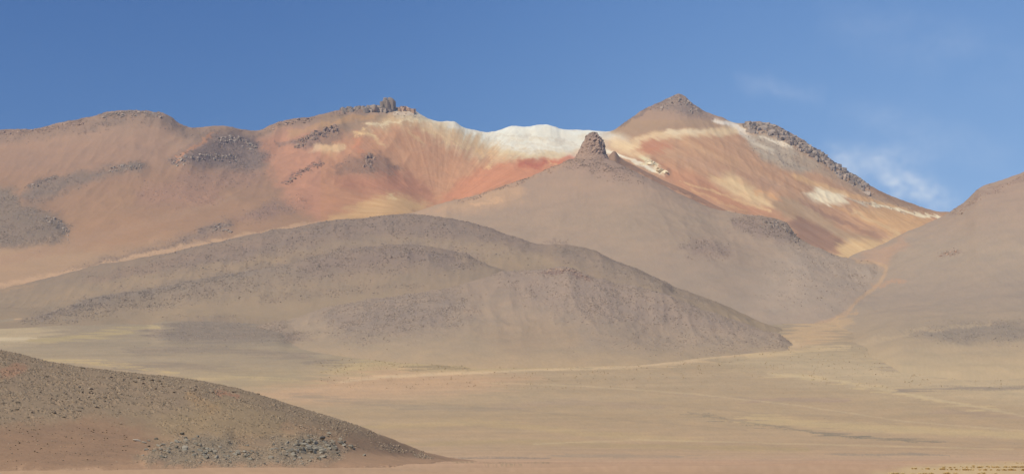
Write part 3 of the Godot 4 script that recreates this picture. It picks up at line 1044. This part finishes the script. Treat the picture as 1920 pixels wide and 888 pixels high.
func build_front_lobe() -> void:
	var l := land([
		"480,820,2000 900,820,2000 1560,840,2000",
		"480,655,2540 560,662,2460 700,680,2340 900,690,2260 1200,682,2310 1300,670,2400 1400,659,2490 1460,654,2540 1500,668,2520 1540,700,2400 1560,710,2300",
		"480,640,2700 560,625,2680 700,610,2640 900,600,2600 1100,600,2560 1300,641,2560 1400,641,2590 1460,645,2600 1500,662,2580 1540,705,2450 1560,720,2400",
		"480,622,2800 540,600,2860 600,580,2900 700,562,2900 769,553,2900 852,540,2900 910,518,2900 960,509,2900 1025,506,2880 1061,503,2860 1101,517,2840 1170,533,2800 1240,550,2760 1330,585,2750 1420,613,2720 1470,633,2680 1500,654,2650 1540,695,2600 1560,710,2590",
		"480,660,3300 900,600,3300 1200,620,3200 1560,690,2900"],
		[4, 50, 60, 8], 480, 1560, 1.8, 2700)
	mound(l, "620,600 700,585 800,570 880,565", 30, 5)
	knoll(l, false)
	sight(l)
	roughen(l, 3.0, 160.0, 3.0, 80.0, Vector4(30, 60, 24, 9), 5.0)
	base(l, [[510, tone(154, 136, 121)], [600, tone(160, 142, 124)], [650, tone(167, 148, 125)], [690, tone(178, 155, 126)]])
	area(l, "610,590 700,566 780,555 860,552 890,575 860,600 760,625 660,632 620,615", 30, tone(142, 128, 118), 0.7, 0.9)
	area(l, "940,512 1025,506 1061,503 1101,517 1240,550 1330,585 1420,613 1480,632 1400,634 1250,620 1100,590 980,560", 34, tone(154, 137, 125), 0.7, 0.6)
	area(l, "1090,540 1150,530 1200,560 1150,600 1100,590", 20, tone(152, 135, 122), 0.6, 1.0)
	vein(l, "1020,512 1062,507 1100,519", 5, tone(134, 112, 104), 0.8, 0.8, 1.0)
	area(l, "1100,620 1300,625 1470,638 1400,655 1200,660 1080,650", 26, tone(160, 142, 126), 0.5, 0.2)
	knoll(l, true)
	area(l, "880,620 1000,600 1090,620 1080,650 960,665", 16, tone(164, 143, 121), 0.6)
	grain(l, 2.0, 0.06, 0.06, Vector3(1.03, 1.0, 1.0))
	lands.lobe = l


func build_spire_hill() -> void:
	var l := land([
		"560,600,3300 1100,700,2500 1700,760,2300",
		"560,500,3500 800,520,3400 1100,560,3200 1400,620,2950 1600,640,2900 1700,650,2850",
		"560,470,3900 800,430,3950 950,400,4000 1100,380,3950 1250,420,3700 1400,460,3620 1490,480,3560 1600,530,3450 1640,548,3420 1700,600,3300",
		"560,450,4200 700,420,4200 800,393,4200 860,376,4200 940,350,4200 1000,328,4200 1050,308,4200 1078,298,4200 1112,294,4200 1142,299,4190 1180,317,4150 1220,337,4100 1260,358,4060 1310,382,4020 1370,401,3960 1420,407,3900 1450,410,3870 1475,421,3850 1495,446,3820 1540,467,3780 1600,487,3730 1650,499,3690 1668,524,3660 1700,580,3600",
		"560,500,4600 800,450,4600 1112,350,4600 1450,480,4200 1700,640,3900"],
		[4, 70, 90, 10], 560, 1700, 1.7, 3600)
	roughen(l, 6.0, 240.0, 2.5, 100.0, Vector4(20, 50, 24, 8), 4.0)
	base(l, [[300, tone(168, 143, 127)], [420, tone(168, 146, 128)], [520, tone(164, 145, 129)], [600, tone(166, 147, 130)]])
	area(l, "760,400 860,374 960,344 985,356 960,380 860,400", 14, tone(192, 158, 130), 0.8)
	vein(l, "890,384 935,372", 6, tone(206, 168, 136), 0.8)
	vein(l, "860,378 1000,330 1080,296", 7, tone(178, 146, 124), 0.7, 0.9, 0.3)
	area(l, "1060,310 1085,292 1140,292 1180,316 1200,340 1120,330", 14, tone(160, 136, 123), 0.7, 0.6)
	area(l, "1100,400 1250,380 1380,410 1300,450 1150,450", 40, tone(162, 143, 126), 0.7)
	area(l, "1280,460 1320,448 1380,470 1350,486 1300,480", 14, tone(148, 129, 119), 0.7, 0.8)
	area(l, "1380,408 1450,410 1478,420 1496,446 1460,455 1420,440 1370,430", 10, tone(146, 128, 119), 0.8, 0.7)
	area(l, "1480,470 1560,480 1640,500 1640,540 1560,580 1450,560", 50, tone(178, 159, 143), 0.95, 0.2)  # right flank painted paler to offset the shade falling on it
	area(l, "1400,520 1560,480 1700,500 1700,660 1500,650 1380,600", 50, tone(172, 153, 137), 0.7)
	vein(l, "1030,452 1065,456", 5, tone(148, 130, 118), 0.7, 0.8, 0.6)
	stream_bed(l)
	grain(l, 2.0, 0.05, 0.06, Vector3(0.98, 0.965, 0.95))
	lands.spire = l


func build_right_hill() -> void:
	var l := land([
		"1440,840,1900 1700,840,1900 2400,820,1900",
		"1440,700,2600 1500,682,2640 1560,668,2640 1640,674,2400 1700,691,2230 1850,706,2150 2400,706,2150",
		"1440,640,2850 1560,610,3000 1600,585,3150 1640,560,3300 1700,555,3200 1920,540,2950 2400,520,2900",
		"1440,560,3900 1530,525,4050 1580,497,4050 1600,484,4050 1640,469,4050 1700,440,4050 1750,420,4050 1789,400,4050 1812,385,4050 1838,362,4050 1878,348,4050 1920,332,4050 2060,280,4050 2400,240,4050",
		"1440,640,4700 1920,420,4700 2400,300,4700"],
		[4, 80, 100, 10], 1440, 2400, 1.9, 3000)
	mound(l, "1740,620 1820,612 1940,616", 22, 3)
	roughen(l, 6.0, 240.0, 2.5, 100.0, Vector4(20, 50, 24, 8), 4.0)
	base(l, [[340, tone(172, 147, 131)], [470, tone(170, 151, 134)], [560, tone(164, 146, 131)], [630, tone(172, 152, 130)], [690, tone(190, 167, 137)]])
	area(l, "1570,495 1600,484 1700,440 1700,460 1665,495 1640,500", 8, tone(184, 152, 130), 0.8)
	stream_bed(l)
	wash(l)
	vein(l, "1640,535 1690,525", 4, tone(190, 150, 122), 0.6)
	vein(l, "1789,402 1838,364 1920,336", 6, tone(160, 134, 120), 0.6, 0.9, 0.4)
	area(l, "1700,625 1780,606 1940,604 1980,630 1900,640 1780,640", 12, tone(148, 134, 122), 0.8, 0.6)
	vein(l, "1600,650 1720,620 1860,606", 5, tone(190, 166, 138), 0.5)
	vein(l, "1760,480 1800,470", 7, tone(150, 128, 116), 0.5, 0.9, 0.9)
	grain(l, 2.0, 0.05, 0.06, Vector3(0.97, 0.965, 0.955))
	lands.right = l


func build_spur() -> void:
	var l := land([
		"1110,420,3900 1500,500,3900",
		"1110,360,4100 1250,400,4100 1500,470,4100",
		"1110,310,4330 1138,297,4330 1152,284,4330 1163,296,4330 1190,311,4330 1240,336,4330 1300,364,4330 1360,394,4330 1420,420,4330 1500,460,4330",
		"1110,400,4600 1500,520,4600"],
		[3, 50, 8], 1110, 1500, 1.7, 4300)
	roughen(l, 2.0, 100.0)
	base(l, [[280, tone(150, 124, 106)], [330, tone(160, 128, 108)], [400, tone(176, 136, 112)]])
	vein(l, "1160,300 1240,342 1360,400", 3, tone(150, 116, 98), 0.8)
	vein(l, "1200,325 1280,366 1360,406", 3, tone(196, 152, 122), 0.8)
	vein(l, "1190,330 1270,372 1340,404", 4, tone(156, 124, 108), 0.8)
	grain(l, 2.0, 0.05, 0.06)
	lands.spur = l


func build_range() -> void:
	var l := land([
		"-250,580,3500 300,540,3500 800,520,4000 1300,560,4400 1950,560,4400",
		"-250,560,3750 0,545,3750 300,490,3850 560,440,4100 820,420,4600 1200,440,4900 1600,490,4900 1790,450,5100 1950,440,5200",
		"-250,420,4300 0,410,4300 300,370,4500 560,340,4900 820,345,5400 1000,310,5700 1200,320,5500 1400,350,5500 1600,410,5500 1790,420,5700 1950,420,5800",
		"-250,310,4950 0,292,4950 160,272,4950 260,264,4960 345,270,4990 480,286,5330 600,262,5560 740,238,5870 850,258,5980 930,284,6080 1150,290,6080 1270,234,6040 1400,274,5950 1600,364,5850 1700,405,5830 1790,416,5810 1950,414,5850",
		"-250,262,5200 0,243,5200 60,242,5200 118,229,5200 155,223,5200 193,213,5200 209,210,5200 260,207,5200 297,210,5200 318,219,5220 338,234,5250 355,240,5300 405,239,5400 436,243,5500 466,247,5600 483,248,5650 507,237,5700 527,229,5750 554,223,5800 608,215,5900 651,206,6000 691,202,6100 728,200,6150 765,203,6200 782,211,6200 806,222,6200 850,224,6250 870,233,6300 897,241,6350 924,246,6400 961,239,6450 992,238,6450 1008,236,6450 1026,235,6450 1039,238,6450 1053,244,6450 1080,247,6450 1107,246,6450 1144,248,6400 1167,233,6350 1191,218,6350 1215,203,6350 1240,193,6350 1261,183,6350 1272,179,6350 1282,183,6350 1304,200,6350 1328,214,6350 1357,224,6300 1382,233,6300 1396,234,6300 1406,229,6300 1438,232,6280 1470,244,6250 1502,262,6220 1541,285,6200 1576,311,6150 1612,333,6100 1630,349,6050 1658,369,6000 1686,385,5980 1729,399,5950 1760,403,5950 1790,401,5950 1950,400,5950",
		"-250,330,6200 400,330,6500 900,330,7300 1300,300,7300 1950,450,6800"],
		[6, 80, 72, 44, 14], -250, 1950, 1.7, 5400)
	# the bowl and its gully, domes, lobes
	mound(l, "822,380 825,340 835,300 860,265", 110, -9)
	mound(l, "690,300 705,318", 52, 9)
	mound(l, "690,250 720,262", 34, 4)
	mound(l, "735,378", 62, 8)
	mound(l, "550,262 600,248 632,240", 26, 5)
	mound(l, "350,292 420,272 480,278", 40, 7)
	mound(l, "60,352 140,332 260,318", 26, 5)
	mound(l, "40,400 80,420", 55, 7)
	mound(l, "300,455 380,430 425,420", 24, 5)
	mound(l, "480,400 560,380", 30, 4)
	mound(l, "1465,372 1520,398 1575,440 1620,450", 30, 6)
	mound(l, "1490,425 1560,455", 26, 4)
	mound(l, "1212,300 1222,304", 12, 4)
	mound(l, "1236,318 1248,322", 12, 5)
	mound(l, "1335,350 1420,385", 30, -4)
	roughen(l, 7.0, 420.0, 4.0, 130.0, Vector4(14, 36, 22, 8), 2.6)
	comb(l)
	base(l, [[205, tone(162, 134, 116)], [260, tone(170, 138, 117)], [330, tone(163, 129, 107)], [430, tone(166, 132, 108)], [480, tone(174, 143, 117)]])
	# left: brown crest, sand, dark bouldery lobes
	vein(l, "-40,255 60,252 155,236 210,222 300,222 345,250 400,252 470,256", 22, tone(152, 127, 111), 0.8, 0.9, 0.25)
	vein(l, "193,216 240,211 300,214", 7, tone(134, 116, 106), 0.8, 0.8, 1.0)
	vein(l, "0,248 70,245 160,227", 6, tone(146, 120, 106), 0.7, 0.8, 0.9)
	vein(l, "160,250 200,230 230,224", 7, tone(142, 122, 110), 0.7, 0.8, 0.8)
	vein(l, "310,222 345,246", 6, tone(142, 122, 110), 0.7, 0.8, 0.7)
	area(l, "0,270 120,260 300,250 330,290 250,320 60,320 0,320", 30, tone(164, 132, 113), 0.7)
	area(l, "318,302 345,280 400,256 440,249 482,266 512,292 490,314 440,322 400,312 360,314", 13, tone(140, 120, 111), 0.9, 0.7)
	vein(l, "322,304 370,294 440,294", 7, tone(128, 110, 104), 0.8, 0.8, 1.0)
	vein(l, "420,258 465,262 480,274", 9, tone(128, 110, 104), 0.8, 0.8, 1.0)
	vein(l, "330,300 355,280 395,252", 5, tone(194, 140, 108), 0.8)
	area(l, "340,320 440,326 500,318 480,345 400,352 330,340", 12, tone(164, 130, 114), 0.6, 0.3)
	area(l, "36,366 70,338 130,326 200,316 262,304 270,318 200,330 150,344 110,366 60,380", 11, tone(138, 120, 108), 0.95, 0.7)
	vein(l, "55,345 100,332", 6, tone(116, 104, 98), 0.7, 0.8, 1.0)
	vein(l, "225,312 262,310", 7, tone(128, 114, 104), 0.7, 0.8, 1.0)
	area(l, "-60,350 20,350 40,380 70,388 112,408 132,436 110,455 40,465 -60,460", 12, tone(136, 119, 106), 0.95, 0.8)
	vein(l, "90,410 125,436", 8, tone(120, 107, 98), 0.7, 0.9, 1.0)
	area(l, "255,350 330,345 420,352 400,385 300,382 250,375", 14, tone(166, 129, 112), 0.6, 0.3)
	area(l, "140,470 130,400 180,380 255,345 250,390 300,430 240,460", 16, tone(170, 134, 108), 0.8)
	area(l, "120,510 200,484 300,460 370,430 422,410 434,420 420,438 350,458 250,480 150,512", 11, tone(146, 124, 110), 0.95, 0.7)
	vein(l, "380,432 428,418", 7, tone(132, 114, 105), 0.8, 0.9, 1.0)
	area(l, "440,412 480,390 530,374 570,370 578,386 530,400 480,416", 12, tone(150, 122, 109), 0.85, 0.6)
	vein(l, "555,372 572,378", 6, tone(132, 110, 102), 0.8, 0.9, 1.0)
	vein(l, "0,490 200,440 340,400 440,370", 12, tone(172, 138, 114), 0.6)
	vein(l, "-60,545 0,535 150,506 350,463 560,424 640,408", 7, tone(196, 160, 130), 0.7)
	# the red bowl
	area(l, "486,262 540,240 640,250 700,260 800,300 860,300 830,390 700,400 600,410 540,380 510,330 500,290", 16, tone(192, 141, 115), 0.95)
	area(l, "540,290 640,280 680,300 640,330 640,400 580,400 540,340", 22, tone(197, 143, 116), 0.7)
	area(l, "690,238 806,226 880,262 940,290 1000,298 930,318 860,345 822,390 750,330 700,290", 16, tone(203, 151, 121), 0.95)
	area(l, "780,232 860,244 930,280 1000,292 960,304 900,300 850,280", 14, tone(218, 182, 150), 0.8)
	vein(l, "484,250 527,232 608,218 651,208 700,202 760,204", 9, tone(154, 126, 108), 0.8, 0.8, 0.4)
	vein(l, "545,250 600,236 650,224 700,216", 8, tone(190, 148, 114), 0.8)
	vein(l, "700,212 760,208 800,222", 9, tone(170, 142, 122), 0.8)
	area(l, "545,268 580,254 632,236 640,262 620,272 560,276", 6, tone(150, 122, 108), 0.8, 0.5)
	vein(l, "580,258 628,238", 6, tone(122, 104, 100), 0.7, 0.8, 1.0)
	area(l, "520,268 560,258 560,272 525,272", 6, tone(142, 120, 110), 0.8, 0.5)
	vein(l, "590,276 635,280", 12, tone(220, 182, 146), 0.9)
	vein(l, "610,285 625,295", 10, tone(208, 160, 126), 0.6)
	vein(l, "672,246 668,270 676,292", 7, tone(200, 130, 102), 0.5)
	vein(l, "668,250 680,246 700,252", 5, tone(224, 188, 146), 0.9)
	vein(l, "690,255 720,270", 7, tone(214, 176, 138), 0.6)
	area(l, "622,324 640,302 662,292 690,286 722,292 750,312 730,328 690,326", 8, tone(150, 118, 104), 0.85, 0.3)
	vein(l, "690,296 692,318", 5, tone(128, 106, 100), 0.7, 0.9, 0.8)
	vein(l, "640,312 650,318", 6, tone(140, 112, 102), 0.6, 0.9, 0.6)
	vein(l, "545,335 566,318 600,304", 5, tone(142, 108, 98), 0.7, 0.9, 0.8)
	vein(l, "536,340 548,334", 5, tone(134, 108, 100), 0.7, 0.9, 0.8)
	area(l, "620,332 700,330 760,320 806,345 818,384 770,366 700,362 640,352", 14, tone(180, 126, 106), 0.75)
	area(l, "822,388 850,345 900,318 960,300 1000,293 1085,285 1075,302 1030,320 960,345 880,374", 10, tone(205, 141, 113), 0.95)
	vein(l, "840,375 900,352 980,330 1050,305", 12, tone(208, 144, 116), 0.6)
	vein(l, "1035,303 1085,289", 8, tone(206, 122, 98), 0.9)
	area(l, "968,312 980,296 1005,290 1026,297 1030,308 1000,316", 4, tone(184, 108, 90), 0.85)
	area(l, "610,412 660,390 700,372 735,363 772,370 806,386 780,398 700,412", 8, tone(210, 168, 128), 0.9)
	vein(l, "735,364 742,374", 5, tone(220, 190, 150), 0.7)
	# white saddle
	area(l, "740,208 800,212 850,224 924,244 990,260 1080,270 1080,288 1000,296 940,292 880,274 830,252 770,232 690,240", 16, tone(222, 186, 148), 0.8)
	area(l, "770,210 806,214 850,220 924,242 961,232 1026,228 1080,240 1144,244 1180,262 1186,290 1150,292 1085,286 1000,290 950,282 900,262 850,238 806,228", 14, tone(230, 222, 206), 0.97)
	vein(l, "930,246 960,238 1026,235 1080,246 1140,247", 9, tone(234, 229, 217), 0.9)
	vein(l, "930,256 990,254 1040,268 1090,274", 3, tone(206, 190, 170), 0.55)
	vein(l, "900,254 950,272 1010,284", 3, tone(212, 190, 164), 0.6)
	vein(l, "970,268 1030,276 1080,282", 4, tone(214, 196, 172), 0.5)
	vein(l, "1085,255 1130,262 1170,272", 3, tone(212, 194, 170), 0.5)
	vein(l, "940,286 1000,292 1085,286", 7, tone(222, 196, 164), 0.6)
	vein(l, "1040,262 1058,264", 5, tone(206, 190, 172), 0.7)
	vein(l, "960,262 1030,258", 4, tone(214, 194, 168), 0.5)
	vein(l, "690,236 750,226 806,224", 4, tone(232, 208, 176), 0.8)
	vein(l, "742,214 800,222", 6, tone(208, 188, 168), 0.7, 0.8, 0.4)
	vein(l, "890,276 912,292 920,302 918,318", 3.2, tone(230, 186, 142), 0.9)
	vein(l, "800,240 840,262 880,280", 5, tone(226, 190, 150), 0.7)
	vein(l, "765,242 790,270", 5, tone(220, 182, 142), 0.6)
	vein(l, "1020,300 1040,306 1036,312", 2.5, tone(226, 176, 134), 0.8)
	# the ochre peak
	area(l, "1130,262 1180,262 1300,244 1400,240 1560,320 1700,395 1790,402 1790,470 1560,500 1300,420 1150,330", 14, tone(192, 149, 122), 0.95)
	area(l, "1130,252 1190,214 1240,190 1272,176 1304,196 1357,222 1340,240 1270,232 1200,250", 10, tone(170, 140, 119), 0.95)
	area(l, "1225,204 1272,176 1310,200 1340,226 1290,214", 8, tone(146, 126, 115), 0.9, 0.7)
	vein(l, "1165,236 1215,204 1262,182", 4, tone(132, 114, 106), 0.7, 0.8, 0.6)
	vein(l, "1180,272 1230,254 1290,248 1340,248 1390,244", 12, tone(218, 188, 156), 0.85)
	vein(l, "1250,246 1320,246", 6, tone(226, 204, 178), 0.6)
	vein(l, "1150,270 1190,280 1210,292", 14, tone(226, 198, 164), 0.8)
	vein(l, "1340,226 1385,238 1398,252 1424,272", 8, tone(230, 214, 198), 0.9)
	area(l, "1396,250 1440,252 1500,286 1550,312 1500,324 1440,304 1410,280", 9, tone(178, 160, 145), 0.9, 0.5)
	vein(l, "1430,258 1465,266 1490,278", 5, tone(228, 210, 190), 0.85, 0.9, 0.5)
	vein(l, "1415,270 1450,285", 6, tone(214, 196, 176), 0.6, 0.9, 0.5)
	vein(l, "1400,236 1440,238 1480,256 1520,280 1570,312 1626,346", 8, tone(130, 117, 110), 0.95, 0.7, 1.0)
	vein(l, "1500,300 1560,328 1640,372 1700,394", 14, tone(172, 146, 128), 0.8, 0.9, 0.3)
	area(l, "1188,282 1210,264 1235,260 1258,272 1240,288 1210,288", 7, tone(186, 130, 106), 0.9)
	vein(l, "1280,262 1320,282 1380,306", 14, tone(200, 156, 124), 0.6)
	vein(l, "1300,300 1380,330 1460,350", 14, tone(184, 144, 122), 0.6)
	vein(l, "1140,284 1170,292 1205,308 1240,326", 6, tone(236, 222, 200), 0.95)
	vein(l, "1205,296 1225,306", 7, tone(226, 210, 178), 0.9)
	vein(l, "1228,314 1252,324", 6, tone(238, 224, 198), 0.95)
	area(l, "1230,300 1290,320 1400,360 1450,395 1470,410 1400,402 1300,372 1240,335", 12, tone(196, 142, 115), 0.8)
	area(l, "1335,332 1372,324 1402,344 1432,364 1452,380 1424,388 1390,372 1352,352", 10, tone(221, 188, 150), 0.85)
	vein(l, "1280,340 1350,362 1420,386 1450,398", 3, tone(222, 180, 140), 0.8)
	vein(l, "1300,356 1360,384 1400,398", 3, tone(214, 166, 128), 0.7)
	vein(l, "1350,396 1375,402", 3, tone(234, 208, 172), 0.9)
	vein(l, "1418,362 1440,362 1452,372", 5, tone(216, 166, 126), 0.8)
	area(l, "1448,385 1470,368 1502,374 1540,398 1570,424 1600,438 1655,446 1600,456 1540,432 1490,414", 6, tone(178, 147, 123), 0.95)
	area(l, "1476,416 1510,408 1552,430 1586,456 1560,468 1530,466 1500,452", 6, tone(155, 121, 106), 0.92)
	vein(l, "1500,376 1545,400 1600,425 1650,444", 6, tone(168, 130, 112), 0.75)
	area(l, "1512,362 1540,352 1578,358 1586,378 1552,384 1528,378", 7, tone(236, 216, 190), 0.95)
	vein(l, "1490,330 1530,345 1600,366 1700,394", 8, tone(216, 172, 130), 0.7)
	vein(l, "1590,372 1640,384 1700,398", 4, tone(206, 190, 170), 0.7, 0.8, 0.3)
	vein(l, "1600,396 1650,420 1690,440", 6, tone(222, 190, 152), 0.7)
	vein(l, "1560,385 1620,412 1670,438", 5, tone(206, 160, 122), 0.7)
	area(l, "1590,386 1660,388 1740,404 1740,440 1680,440 1630,412", 10, tone(214, 170, 128), 0.7)
	vein(l, "1640,384 1700,395 1762,406", 4, tone(236, 216, 188), 0.95)
	area(l, "1560,484 1575,458 1600,448 1640,452 1690,438 1650,470 1620,500", 8, tone(213, 178, 138), 0.85)
	vein(l, "1490,440 1510,458 1560,478", 4, tone(214, 160, 122), 0.8)
	streaks(l)
	grain(l, 2.2, 0.05, 0.05, Vector3(0.99, 1.0, 1.0))
	lands.range = l


# on the red bowl and the ochre peak colours are drawn out along the fall lines
func comb(l: Land) -> void:
	for k in l.uv.size():
		var p := l.uv[k]
		if p.x > 1100.0:
			var q := Vector2(p.x - 1100.0, p.y - 250.0)
			var across := -0.5 * q.x + 0.866 * q.y
			var down := 0.866 * q.x + 0.5 * q.y
			var f := fbm.get_noise_2d(across / 13.0, down / 240.0) * 16.0 + fbm.get_noise_2d(across / 4.0, down / 120.0) * 8.0
			f *= smoothstep(1100.0, 1180.0, p.x) * smoothstep(235.0, 275.0, p.y)
			l.wuv[k] = l.wuv[k].lerp(p, 0.5) + Vector2(0.866, 0.5) * f
		elif p.x > 480.0:
			var q := p - Vector2(822, 400)
			var turn := atan2(q.y, q.x)
			var f := fbm.get_noise_2d(turn * 14.0, q.length() / 200.0) * 13.0 + fbm.get_noise_2d(turn * 46.0, q.length() / 120.0) * 8.0
			f *= smoothstep(640.0, 720.0, p.x) * smoothstep(1010.0, 900.0, p.x) * smoothstep(215.0, 255.0, p.y) * smoothstep(10.0, 60.0, q.length())
			l.wuv[k] = l.wuv[k] + q.normalized() * f


# minerals washed down the fall lines: into the bowl's gully, and slantwise down the ochre peak
func streaks(l: Land) -> void:
	for k in l.pos.size():
		var p := l.uv[k]
		var w := 0.0
		var much := 0.0
		if p.x > 1100.0:
			var q := Vector2(p.x - 1100.0, p.y - 250.0)
			var across := -0.5 * q.x + 0.866 * q.y
			var down := 0.866 * q.x + 0.5 * q.y
			w = 0.8 * fbm.get_noise_2d(across / 15.0, down / 320.0) + 0.8 * fbm.get_noise_2d(across / 4.5, down / 150.0)
			much = smoothstep(1100.0, 1180.0, p.x) * smoothstep(225.0, 265.0, p.y) * 0.12
		elif p.x > 480.0:
			var q := p - Vector2(822, 400)
			var turn := atan2(q.y, q.x)
			w = 0.8 * fbm.get_noise_2d(turn * 14.0, q.length() / 260.0) + 0.8 * fbm.get_noise_2d(turn * 50.0, q.length() / 160.0)
			much = smoothstep(600.0, 700.0, p.x) * smoothstep(215.0, 245.0, p.y) * smoothstep(10.0, 60.0, q.length()) * smoothstep(1060.0, 930.0, p.x) * 0.12
		if much > 0.0:
			var c := l.col[k]
			var s := 1.0 + much * w
			var iron := smoothstep(1.4, 1.8, c.r / maxf(c.b, 0.01))
			l.col[k] = Color(c.r * s, c.g * (s + 0.4 * much * w), c.b * (s + 0.6 * much * w) * (1.0 - 0.08 * iron))
